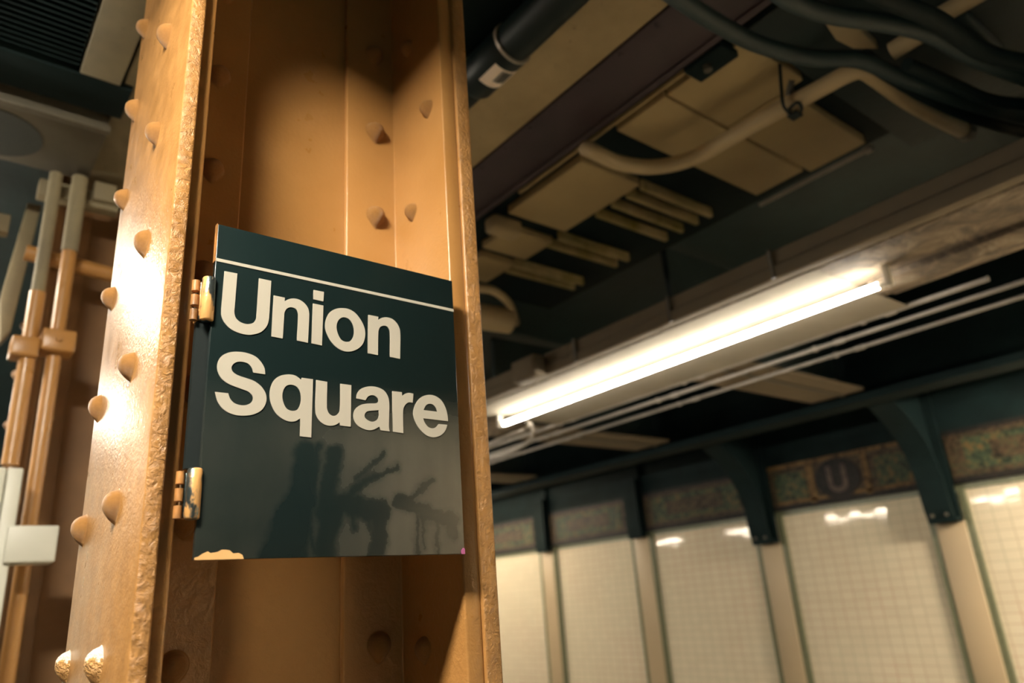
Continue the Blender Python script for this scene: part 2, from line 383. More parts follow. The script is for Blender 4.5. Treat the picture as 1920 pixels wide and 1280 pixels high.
# mosaic frieze, one panel per bay
fr_names = {3: 'mosaic frieze panel with the letter U in a dark medallion', 2: 'green and brown mosaic frieze panel at the right edge of the photo',
            4: 'brown mosaic frieze panel left of the letter U panel, between two black brackets', 5: 'dim brown mosaic frieze panel between the two narrowest pilasters',
            6: 'dimmest brown mosaic frieze panel, touching the orange column'}
for k in range(2, 8):
    y0 = PIL[k] + .11; y1 = PIL[k+1] - .11 if k + 1 < len(PIL) else PIL[k] + 1.4
    lb = fr_names.get(k, 'mosaic frieze panel out of sight behind the orange column')
    t = thing('mosaic_panel', lb, 'mosaic', (5.97, (y0+y1)/2, 2.2), 'mosaic frieze panels over the tile bays')
    MB().box(5.950, 5.97, y0, y1, 2.20, 2.58).build('field', M['mos_brown'], t)
    MB().box(5.944, 5.95, y0, y1, 2.195, 2.235).build('border', M['mos_dark'], t)
    MB().box(5.944, 5.95, y0, y1, 2.545, 2.58).build('border', M['mos_tan' if k == 3 else 'mos_dark'], t)
    if k == 3:
        MB().box(5.944, 5.95, 3.42, 3.72, 2.27, 2.50).build('inset', M['mos_green'], t)
        MB().box(5.944, 5.95, 2.52, 2.80, 2.27, 2.50).build('inset', M['mos_green'], t)
        for a_, b_ in ((3.34, 3.40), (2.86, 2.91)):
            MB().box(5.942, 5.95, a_, b_, 2.22, 2.56).build('tan_stripe', M['mos_tan'], t)
        MB().box(5.942, 5.95, 2.52, 3.72, 2.235, 2.262).build('tan_stripe', M['mos_tan'], t)
        pts = [Vector((5.936, 3.13 + .135*math.cos(a), 2.385 + .135*math.sin(a))) for a in [i*math.pi/16 for i in range(33)]]
        MB().prism([(3.13 + .20*math.cos(i*math.pi/16), 2.385 + .165*math.sin(i*math.pi/16)) for i in range(32)], 0, 5.938, 5.95).build('medallion', M['mos_dark'], t)
        outer, inner = [(3.215, 2.49)], [(3.175, 2.49)]
        for i in range(13):
            a = math.pi * i / 12
            outer.append((3.13 + .085*math.cos(a), 2.345 - .075*math.sin(a))); inner.append((3.13 + .045*math.cos(a), 2.345 - .037*math.sin(a)))
        outer.append((3.045, 2.49)); inner.append((3.085, 2.49))
        u = MB(); n = len(outer)
        vs = [(x_, y_, z_) for x_ in (5.932, 5.938) for (y_, z_) in outer + inner]
        fs = []
        for i in range(n - 1):
            fs += [(i, i+1, n+i+1, n+i), (2*n+i, 3*n+i, 3*n+i+1, 2*n+i+1), (i, 2*n+i, 2*n+i+1, i+1), (n+i, n+i+1, 3*n+i+1, 3*n+i)]
        fs += [(0, n, 3*n, 2*n), (n-1, 3*n-1, 4*n-1, 2*n-1)]
        u.add(vs, fs).build('letter_u', M['mos_mauve'], t)
    else:
        MB().box(5.944, 5.95, y0 + .12, y1 - .12, 2.275, 2.505).build('inset', M['mos_green'], t)
        MB().box(5.940, 5.944, y0 + .30, y1 - .30, 2.32, 2.46).build('inset_field', M['mos_brown'], t)

# longitudinal dark girder in front of the wall
g = thing('girder', 'dark steel girder running along the far wall in front of the mosaic frieze', 'girder', (5.15, 4, 2.75))
MB().box(5.05, 5.25, -6, 14, 2.75, 2.775).build('flange', M['soot'], g)
MB().box(5.135, 5.165, -6, 14, 2.775, CEIL + .2).build('web', M['soot'], g)
MB().box(5.03, 5.05, -6, 14, 2.752, 2.80).build('edge_angle', M['soot'], g)
# transverse beams from the lit soffit to the girder
for i, (y, lb) in enumerate([(2.52, 'lit beige cross beam just right of the end of the conduits'), (4.28, 'lit beige cross beam left of the other, nearer the orange column'), (6.1, 'dim beige cross beam beside the orange column'), (.55, 'dark cross beam at the right edge of the photo')]):
    t = thing('cross_beam', lb, 'beam', (4.4, y, 2.82), 'cross beams between soffit and girder')
    MB().box(3.30, 5.03, y - .20, y + .20, 2.82, 2.84).build('flange', M['tray' if i < 3 else 'dark'], t)
    MB().box(3.30, 5.03, y - .02, y + .02, 2.84, CEIL + .2).build('web', M['dark'], t)
    MB().box(3.30, 5.03, y - .06, y - .03, 2.81, 2.825).build('rib', M['steel_grey'], t)

# ---------------------------------------------------------------- lit soffit beam, raceway, tubes, conduits
t = thing('soffit_beam', 'rough plastered beam with peeling underside above the lit tube', 'beam', (2.95, 3, 2.75))
MB().box(2.62, 2.94, -5, 12, 2.75, 2.878).build('core', M['peel'], t, bevel=.01)
MB().prism([(2.941, 2.73), (3.02, 2.715), (3.20, 2.75), (3.30, 2.80), (3.30, 2.90), (2.941, 2.90)], 1, -5, 1.24).build('lip', M['peel'], t)
MB().prism([(2.941, 2.752), (3.20, 2.76), (3.30, 2.80), (3.30, 2.90), (2.941, 2.90)], 1, 1.24, 12).build('lip', M['peel'], t)
for y in (-2, .4, 5.2, 8): MB().box(3.0, 3.06, y, y + .06, 2.90, 3.61).build('hanger', M['soot'], t)
t = thing('raceway', 'taupe double raceway running along the side of the lit beam', 'raceway', (2.6, 3, 2.75))
MB().box(2.555, 2.618, .0, 11, 2.752, 2.805).build('lower_channel', M['tray'], t, bevel=.004)
MB().box(2.57, 2.618, .0, 11, 2.812, 2.875).build('upper_channel', M['tray'], t, bevel=.004)
for y in (1.42, 1.96, 2.6):
    MB().box(2.550, 2.56, y, y + .018, 2.752, 2.878).build('strap', M['steel_grey'], t)
P = at(990, 690, 0, 2.5)
t = thing('junction_box', 'taupe junction box on the raceway beside the orange column', 'junction box', (2.52, 2.93, 2.80))
MB().box(2.47, 2.553, 2.84, 3.04, 2.74, 2.86).build('body', M['tray'], t, bevel=.006)
MB().box(2.463, 2.47, 2.85, 3.03, 2.75, 2.85).build('cover', M['tray'], t, bevel=.003)

def long_fixture(y0, y1, label):
    f = thing('fluorescent_light', label, 'light fixture', (2.85, (y0+y1)/2, 2.75), 'long tubes under the plastered beam')
    MB().prism([(2.622, 2.7478), (2.622, 2.7494), (3.40, 2.7494), (3.40, 2.7478)], 1, y0 + .12, y1 + .1).build('reflector', M['fixture_tray'], f)
    MB().tube([(2.85, y0, 2.68), (2.85, y1, 2.68)], .0140, 16).build('tube', M['tube_row'], f, smooth=50)
    for a, b in ((y0 - .045, y0), (y1, y1 + .045)):
        MB().tube([(2.85, a, 2.68), (2.85, b, 2.68)], .011, 16).build('end_cap', M['fixture'], f, smooth=50)
    for a in (y0 - .055, y1 + .03):
        MB().box(2.832, 2.868, a, a + .022, 2.665, 2.7478).build('lampholder', M['fixture'], f, bevel=.003)
long_fixture(1.165, 3.62, 'long glowing fluorescent tube under the plastered beam, right of the orange column')
long_fixture(4.35, 6.9, 'fluorescent tube farther along the beam hidden behind the orange column')
long_fixture(7.6, 10.1, 'farthest fluorescent tube of the beam hidden behind the orange column')

for x, z, y0, y1, r, lb in ((3.42, 2.755, .95, 9.0, .012, 'dim thin conduit nearest the lit tube'), (3.59, 2.75, -2, 9.0, .011, 'upper of the two bright parallel conduits right of the lit tube'),
                     (3.80, 2.75, -2, 9.0, .011, 'lower of the two bright parallel conduits right of the lit tube')):
    c = thing('conduit', lb, 'conduit', (x, 2, z), 'thin conduits beside the lit tube')
    MB().tube([(x, y0, z), (x, y1, z)], r, 12).build('pipe', M['conduit'], c, smooth=50)
    y = y0 + .4
    while y < 6.5:
        MB().tube([(x, y, z), (x, y + .05, z)], r * 1.45, 12).build('coupling', M['conduit'], c, smooth=50)
        MB().box(x - r*1.3, x + r*1.3, y + .15, y + .17, z - r*1.2, z + r*1.2).build('strap', M['conduit'], c); y += 1.1
# cable loop at left end of the tube
cp = smooth_path([at(905, 862, 2, 2.62), at(950, 850, 2, 2.62), at(988, 830, 2, 2.62), at(1000, 812, 2, 2.64), at(996, 796, 2, 2.68), at(985, 786, 2, 2.73)])
tag(MB().tube(cp, .014, 10).build('looped_cable', M['conduit'], smooth=50), 'pale cable looping down at the left end of the lit tube', 'cable')
cp = smooth_path([at(905, 838, 2, 2.66), at(940, 822, 2, 2.66), at(975, 808, 2, 2.68), at(990, 800, 2, 2.72)])
tag(MB().tube(cp, .012, 10).build('short_cable', M['conduit'], smooth=50), 'short pale cable above the loop at the left end of the lit tube', 'cable')

# ---------------------------------------------------------------- ceiling over the platform
H = 3.30
# concrete beam, red steel beam, black pipe
tag(MB().box(1.33, 1.575, -2, 8, 3.30, CEIL + .25).build('concrete_beam', M['concrete'], bevel=.006), 'stained beige concrete ceiling beam between the black pipe and the maroon beam', 'beam')
t = thing('steel_beam', 'long maroon painted steel beam on the ceiling right of the orange column', 'beam', (1.69, 2, 3.3))
MB().box(1.578, 1.80, -2, 8, 3.295, 3.31).build('flange', M['maroon'], t, bevel=.003)
MB().box(1.80, 1.83, -2, 8, 3.288, 3.335).build('edge_angle', M['maroon'], t, bevel=.003)
MB().box(1.68, 1.70, -2, 8, 3.31, CEIL + .25).build('web', M['maroon'], t)
for i, y in enumerate([.95 + .16*j for j in range(14)]):
    MB().tube([(1.60, y, 3.297), (1.60, y, 3.288)], [.011, .005], 10).build('rivet', M['maroon'], t, smooth=60)
tag(MB().box(1.862, 1.872, 1.2, 2.15, 3.30, 3.315).build('edge_strip', M['beige']), 'thin pale strip along the edge of the maroon beam', 'strip')
t = thing('hanging_bracket', 'small dark bolted bracket against the right edge of the maroon beam', 'bracket', (1.87, 1.15, 3.3))
MB().box(1.835, 1.93, 1.04, 1.20, 3.275, 3.34).build('plate', M['soot'], t, bevel=.004)
MB().tube([(1.875, 1.13, 3.276), (1.875, 1.13, 3.255)], .016, 6).build('bolt', M['steel_grey'], t)
MB().box(1.60, 1.66, 1.545, 1.60, 3.28, 3.295)
t = thing('black_pipe', 'thick black pipe with a barcode sticker beside the top of the orange column', 'pipe', (1.22, 1.5, 3.22))
c0 = (1.237, 3.255)
MB().tube([(c0[0], 1.56, c0[1]), (c0[0], 6, c0[1])], .056, 28).build('narrow_pipe', M['black_pipe'], t, smooth=50)
MB().tube([(c0[0], -1.5, c0[1]), (c0[0], 1.42, c0[1])], .064, 28).build('wide_pipe', M['black_pipe'], t, smooth=50)
MB().tube([(c0[0], 1.40, c0[1]), (c0[0], 1.405, c0[1]), (c0[0], 1.60, c0[1]), (c0[0], 1.62, c0[1])], [.066, .070, .070, .060], 28).build('coupling', M['black_pipe'], t, smooth=50)
MB().tube([(c0[0], 1.394, c0[1]), (c0[0], 1.404, c0[1])], .0712, 28).build('clamp_ring', M['conduit'], t, smooth=50)
# barcode sticker wrapped on the underside of the coupling
def patch(y0, y1, a0, a1, r):
    m = MB(); n = 14; vs = []
    for i in range(n + 1):
        a = a0 + (a1 - a0) * i / n
        for y in (y0, y1):
            for rr in (r, r + .0006): vs.append((c0[0] + rr*math.sin(a), y, c0[1] - rr*math.cos(a)))
    fs = []
    for i in range(n):
        b = 4*i; fs += [(b+1, b+5, b+7, b+3), (b, b+2, b+6, b+4), (b, b+4, b+5, b+1), (b+2, b+3, b+7, b+6)]
    return m.add(vs, fs + [(0, 1, 3, 2), (4*n, 4*n+2, 4*n+3, 4*n+1)])
st = patch(1.445, 1.535, -.55, .95, .0702).build('sticker', M['label'], t)
random.seed(5); a = -.05
for i in range(14):
    wd = random.choice((.016, .03, .045)); patch(1.452, 1.508, a, a + wd, .0709).build('barcode_line', M['bar'], st); a += wd + random.choice((.018, .03))
    if a > .62: break
MB().tube([at(928, 0, 2, 3.25), at(876, 55, 2, 3.25)], .004, 6)
tag(MB().box(.90, .965, -1, 6, 3.27, CEIL + .25).build('ceiling_strip', M['concrete'], bevel=.005), 'narrow beige ceiling strip left of the black pipe', 'beam')
tag(MB().box(.97, 1.32, -1, 8, 3.34, CEIL + .25).build('ceiling_panel', M['soot']), 'dark green ceiling panel behind the black pipe', 'panel')

# lit patches of the beige ceiling, shaped as separate pale tiles
random.seed(3)
tiles = [((1.905, 2.265), (1.00, 1.330), 'upper left of the two lit ceiling patches above the bent conduit'),
         ((1.905, 2.83), (1.342, 1.585), 'lit ceiling patch crossed by the bent beige conduit'),
         ((2.272, 2.865), (1.075, 1.330), 'lit ceiling patch under the conduit hanger, right of the bent conduit'),
         ((1.930, 2.285), (1.815, 2.315), 'largest lit ceiling patch left of the bent conduit, beside four ribs'),
         ((2.030, 2.310), (2.435, 2.660), 'small lit ceiling patch with two ribs at its right, below the largest patch'),
         ((2.080, 2.300), (2.740, 3.00), 'lit ceiling patch cut by the edge of the orange column')]
for (x0, x1), (y0, y1), lb in tiles:
    tag(MB().box(x0, x1, y0, y1, H, H + .04).build('lit_ceiling_patch', M['beige'], bevel=.003), lb, 'ceiling tile', 'lit patches of the ceiling')
# dark panels around them, the first standing in for shade
tag(MB().box(1.86, 2.95, 1.0, 3.2, H + .041, H + .06).build('shade_panel', M['soot']), 'dark panel for the shade around the lit ceiling patches', 'panel')  # dark sheet put in where the ceiling is only shaded
tag(MB().box(1.885, 3.1, .25, .985, H + .01, H + .06).build('dark_ceiling_panel', M['dark'], bevel=.004), 'dark green ceiling panel above the sagging cables', 'panel')
rib_y = [(1.822, 1), (1.905, 1), (2.00, 1), (2.105, 1), (2.375, 2), (2.462, 2), (2.735, 3), (2.81, 3)]
rl = ['first of four ochre ribs right of the largest ceiling tile, topmost', 'second of four ochre ribs right of the largest ceiling tile', 'third of four ochre ribs right of the largest ceiling tile', 'fourth and lowest of the ochre ribs right of the largest ceiling tile',
      'upper ochre rib beside the small ceiling tile', 'lower ochre rib beside the small ceiling tile', 'upper ochre rib nearest the orange column', 'lower ochre rib nearest the orange column']
for (y, g_), lb in zip(rib_y, rl):
    tag(MB().box(2.30, 2.80, y - .012, y + .012, H - .01, H + .04).build('ceiling_rib', M['ochre'], bevel=.004), lb, 'rib', 'ochre ceiling ribs')
c = thing('thin_rod', 'thin rod along the right edge of the lit ceiling patches', 'rod', (2.9, 1.4, 3.28))
MB().tube([(2.905, 1.62, 3.29), (2.905, 1.08, 3.29)], .010, 10).build('rod', M['conduit'], c, smooth=50)
MB().tube([(2.905, 1.10, 3.29), (2.905, 1.07, 3.29)], .016, 10).build('end_cap', M['conduit'], c, smooth=50)

# bent beige conduit with a wire hanger
ZP = 3.18
path = [at(1098, 278, 2, 3.23), at(1115, 285, 2, ZP), at(1160, 305, 2, ZP), at(1222, 313, 2, ZP), at(1290, 300, 2, ZP), at(1360, 264, 2, ZP), at(1440, 218, 2, ZP), at(1530, 170, 2, ZP), at(1590, 138, 2, ZP), at(1618, 132, 2, ZP), at(1645, 148, 2, ZP), at(1700, 188, 2, ZP), at(1760, 222, 2, ZP), at(1806, 245, 2, ZP)]
c = thing('bent_conduit', 'bent beige conduit curving across the lit ceiling patches', 'conduit', tuple(path[6]))
MB().tube(smooth_path(path, 8), .030, 20).build('pipe', M['pipe_beige'], c, smooth=60)
MB().tube([path[-1] - (path[-1]-path[-2]).normalized()*.01, path[-1] + (path[-1]-path[-2]).normalized()*.03], .036, 16).build('end_fitting', M['steel_grey'], c, smooth=50)
h0 = at(1490, 214, 2, 3.14)
c = thing('wire_hanger', 'dark wire hanger looped round the bent beige conduit', 'hanger', tuple(h0))
hp = smooth_path([at(1462, 120, 2, 3.30), at(1465, 165, 2, 3.22), at(1470, 200, 2, 3.15), at(1490, 216, 2, 3.14), at(1503, 205, 2, 3.14), at(1495, 192, 2, 3.15), at(1480, 205, 2, 3.15)])
MB().tube(hp, .006, 8).build('wire', M['black_pipe'], c, smooth=60)
MB().tube([at(1485, 150, 2, 3.26), at(1478, 180, 2, 3.22)], .012, 8).build('clip', M['steel_grey'], c, smooth=60)
MB().box(h0.x - .02, h0.x + .02, h0.y - .02, h0.y + .02, h0.z - .012, h0.z + .0).build('nut', M['black_pipe'], c, bevel=.004)

# dark cables sagging across the top right
def cable(pxs, z, r, lb, m='cable'):
    tag(MB().tube(smooth_path([at(x, y, 2, zz if zz else z) for x, y, zz in pxs], 8), r, 18).build('ceiling_cable', M[m], smooth=60), lb, 'cable', 'dark cables crossing the ceiling')
cable([(1180, -60, 0), (1250, -18, 0), (1330, 35, 0), (1420, 82, 0), (1520, 108, 0), (1610, 112, 0), (1690, 145, 0), (1780, 180, 0), (1860, 205, 0), (2000, 240, 0)], 3.10, .026, 'thickest dark cable sagging across the top right over the maroon beam')
cable([(1400, -60, 0), (1480, 0, 0), (1560, 28, 0), (1640, 40, 0), (1740, 62, 0), (1830, 110, 0), (1990, 170, 0)], 3.06, .026, 'dark cable looping across the top right above the thickest cable')
cable([(1560, -60, 0), (1660, -5, 0), (1760, 40, 0), (1850, 100, 0), (1990, 130, 0)], 3.02, .026, 'dark cable nearest the top right corner', 'soot')
cable([(1620, 108, 0), (1720, 170, 0), (1800, 208, 0), (1870, 232, 0), (1990, 262, 0)], 3.12, .026, 'dark cable dipping beside the end of the bent conduit', 'soot')
cable([(1700, 120, 0), (1790, 160, 0), (1870, 190, 0), (2000, 200, 0)], 3.05, .020, 'thin dark cable bunched between the thicker cables at the right edge', 'soot')
def slab(pts, z, h, name, m, lb, cat):
    q = [at(x, y, 2, z) for x, y in pts]
    tag(MB().prism([(p.x, p.y) for p in q], 2, z, z + h).build(name, M[m], bevel=.004), lb, cat)
slab([(1533, 24), (1592, 34), (1648, 92), (1600, 92), (1568, 76)], 3.22, .04, 'duct_piece', 'pipe_beige', 'beige duct piece peeking between the dark cables at the top', 'duct')
tag(MB().tube([at(1672, 96, 2, 3.2), at(1722, 66, 2, 3.2)], .030, 16).build('pipe_stub', M['pipe_beige'], smooth=50), 'short beige pipe stub between the dark cables', 'pipe')
tag(MB().tube([at(1762, 30, 2, 3.2), at(1900, -50, 2, 3.2)], .028, 16).build('pipe_stub', M['pipe_beige'], smooth=50), 'beige pipe crossing the top right corner', 'pipe')
tag(MB().tube([at(1800, 26, 2, 3.24), at(1870, 92, 2, 3.24)], .020, 12).build('green_pipe', M['cable'], smooth=50), 'dull green pipe below the beige pipe in the top right corner', 'pipe')

# box and curved duct seen through the gap next to the column edge
t = thing('duct_elbow', 'pale curved duct elbow beside the edge of the orange column under the ribs', 'duct', tuple(at(930, 600, 2, 3.05)))
MB().tube(smooth_path([at(885, 540, 2, 3.1), at(925, 545, 2, 3.1), at(955, 570, 2, 3.1), at(968, 605, 2, 3.1)]), .022, 12).build('elbow_rim', M['pipe_beige'], t, smooth=60)
MB().box(2.0, 2.03, 3.9, 3.93, 3.0, 3.61).build('hanger', M['soot'], t)
MB().tube([at(880, 590, 2, 3.05), at(955, 602, 2, 3.05)], .07, 20).build('duct_body', M['pipe_beige'], t, smooth=60)
tag(MB().box(1.862, 2.03, 2.33, 2.42, 3.22, 3.30).build('small_fitting', M['concrete'], bevel=.02), 'small beige fitting at the corner of the small ceiling tile', 'fitting')
MB()
# ---------------------------------------------------------------- the riveted column
ZT = CEIL + .25
XL0, XL1, XL2 = .220, .243, .265
XR0, XR1, XR2 = .710, .743, .775
YN, YF, YW = 1.03, 1.48, 1.25
def column():
    c = thing('steel_column', 'orange riveted steel column carrying the station name sign', 'column', (.4975, 1.255, 0), 'orange riveted columns along the platform')
    MB().box(XL1 - .001, XR1 + .001, YW, YW + .02, 0, ZT).build('web_plate', M['orange'], c)
    MB().box(XL0, XL1, YN, YF, 0, ZT).build('flange_plate', M['orange_edge'], c, bevel=.0035)
    MB().box(XR1, XR2, YN, YF, 0, ZT).build('flange_plate', M['orange_edge'], c, bevel=.0035)
    TH = .016
    for s_ in (0, 1):
        for back in (0, 1):
            yw = (YW - TH, YW) if not back else (YW + .02, YW + .02 + TH)
            ya, yb = (YN + (.022 if s_ == 0 else .006), YW - TH) if not back else (YW + .02 + TH, YF - .004)
            if s_ == 0: prof = [(XL1, ya), (XL2, ya), (XL2, yb), (XL2 + .115, yb), (XL2 + .115, yw[1]), (XL1, yw[1])]
            else: prof = [(XR1, ya), (XR0, ya), (XR0, yb), (XR0 - .115, yb), (XR0 - .115, yw[1]), (XR1, yw[1])]
            if back:
                prof = [(p[0], p[1]) for p in prof]
                X1, X2 = (XL1, XL2) if s_ == 0 else (XR1, XR0); e = .115 if s_ == 0 else -.115
                prof = [(X1, YW + .02), (X2 + e, YW + .02), (X2 + e, YW + .02 + TH), (X2, YW + .02 + TH), (X2, yb), (X1, yb)]
            MB().prism(prof, 2, 0, ZT).build('angle_iron', M['orange'], c, bevel=.0035)
    # rivet head as a slightly pointed button
    m = MB(); n = 20; prof = [(0, 1.0), (.35, .95), (.62, .80), (.84, .54), (.97, .24), (1.04, .06), (1.16, 0)]
    vs = [(0, 0, 1.0)]; fs = []
    for r_, h_ in prof[1:]:
        vs += [(r_*math.cos(k*2*math.pi/n), r_*math.sin(k*2*math.pi/n), h_) for k in range(n)]
    for k in range(n): fs.append((0, 1 + k, 1 + (k+1) % n))
    for j in range(len(prof) - 2):
        for k in range(n): fs.append((1 + j*n + k, 1 + (j+1)*n + k, 1 + (j+1)*n + (k+1) % n, 1 + j*n + (k+1) % n))
    def drip(v):
        a = math.atan2(v[1], v[0]); r_ = math.hypot(v[0], v[1]); d = abs((a + math.pi/2 + math.pi) % (2*math.pi) - math.pi)
        e = max(0, 1 - d / .75) ** 1.3 * .42 * min(r_, 1) ** 2
        return (v[0]*(1 + e), v[1]*(1 + e), v[2]*(1 - .2*e))
    vs = [drip(v) for v in vs]
    m.add(vs, fs); base = m.build('rivet', M['orange'], c, smooth=80)
    first = [True]; rnd = random.Random(2)
    def rivet(x, y, z, nrm, r=.0195, h=.0195):
        o = base if first[0] else base.copy()
        if not first[0]: COL.objects.link(o)
        first[0] = False; o.parent = c
        nz = Vector(nrm); ux = Vector((0, 0, 1)).cross(nz)
        o.rotation_mode = 'QUATERNION'; o.rotation_quaternion = Matrix(((ux.x, 0, nz.x), (ux.y, 0, nz.y), (ux.z, 1, nz.z))).to_quaternion()
        o.scale = (r * rnd.uniform(.93, 1.07), r * rnd.uniform(.93, 1.07), h * rnd.uniform(.9, 1.1))
        o.location = Vector((x, y, z)) - c.location
        if x < .23 and abs(z - 1.56) < .01:
            o.material_slots[0].link = 'OBJECT'; o.material_slots[0].material = M['chipped']; o['label'] = 'rivet with pale chipped paint'
    for k in range(-1, 7):
        z = 1.557 + .2115 * k
        rivet(XL0 + .0005, 1.440, z, (-1, 0, 0)); rivet(XL0 + .0005, 1.194, z + .005, (-1, 0, 0))
        rivet(.662, YW - .0165, z - .01, (0, -1, 0), .0205, .021); rivet(.325, YW - .0165, z - .01, (0, -1, 0), .0205, .021)
        yy = 1.163 if k % 2 == 0 else 1.090
        rivet(XR0 + .0005, yy, z - .02, (-1, 0, 0), .0175, .0175)
        rivet(XR2 - .0005, 1.10, z, (1, 0, 0)); rivet(XR2 - .0005, 1.40, z, (1, 0, 0))
    return c
col1 = column()
def copy_tree(o, parent=None):
    c = o.copy(); COL.objects.link(c)
    if parent: c.parent = parent
    for ch in list(o.children): copy_tree(ch, c)
    return c
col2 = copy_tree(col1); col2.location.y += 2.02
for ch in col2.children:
    ch.material_slots[0].link = 'OBJECT'; ch.material_slots[0].material = M['orange_shade']
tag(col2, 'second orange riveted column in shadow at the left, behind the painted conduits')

# ---------------------------------------------------------------- the sign
SX0, SX1, SZ0, SZ1, SY = .278, .690, 1.678, 2.154, 1.0
sg = thing('station_sign', 'black station name sign with white lettering hinged on the orange column', 'sign', (SX0, SY, SZ0))
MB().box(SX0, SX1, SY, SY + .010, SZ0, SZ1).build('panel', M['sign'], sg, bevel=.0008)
MB().box(SX0, SX1, SY - .0008, SY, 2.0935, 2.0985).build('stripe', M['letter'], sg)
MB().box(SX0 - .0012, SX0, SY + .0005, SY + .0095, 2.094, SZ1 + .001).build('edge_wear', M['rust_paint'], sg)
def cr(loop, n=7):
    pts = [Vector((p[0], p[1])) for p in loop]; cor = [len(p) > 2 for p in loop]; N = len(pts); out = []
    for i in range(N):
        j = (i + 1) % N; p1, p2 = pts[i], pts[j]
        p0 = pts[(i - 1) % N] if not cor[i] else p1 - (p2 - p1) * .5
        p3 = pts[(j + 1) % N] if not cor[j] else p2 + (p2 - p1) * .5
        if cor[i] and cor[j]: out.append(p1); continue
        t0 = 0; t1 = t0 + max((p1-p0).length, 1e-6)**.5; t2 = t1 + (p2-p1).length**.5; t3 = t2 + max((p3-p2).length, 1e-6)**.5
        for k in range(n):
            t = t1 + (t2 - t1) * k / n
            A1 = p0*((t1-t)/(t1-t0)) + p1*((t-t0)/(t1-t0)); A2 = p1*((t2-t)/(t2-t1)) + p2*((t-t1)/(t2-t1)); A3 = p2*((t3-t)/(t3-t2)) + p3*((t-t2)/(t3-t2))
            B1 = A1*((t2-t)/(t2-t0)) + A2*((t-t0)/(t2-t0)); B2 = A2*((t3-t)/(t3-t1)) + A3*((t-t1)/(t3-t1))
            out.append(B1*((t2-t)/(t2-t1)) + B2*((t-t1)/(t2-t1)))
    return out
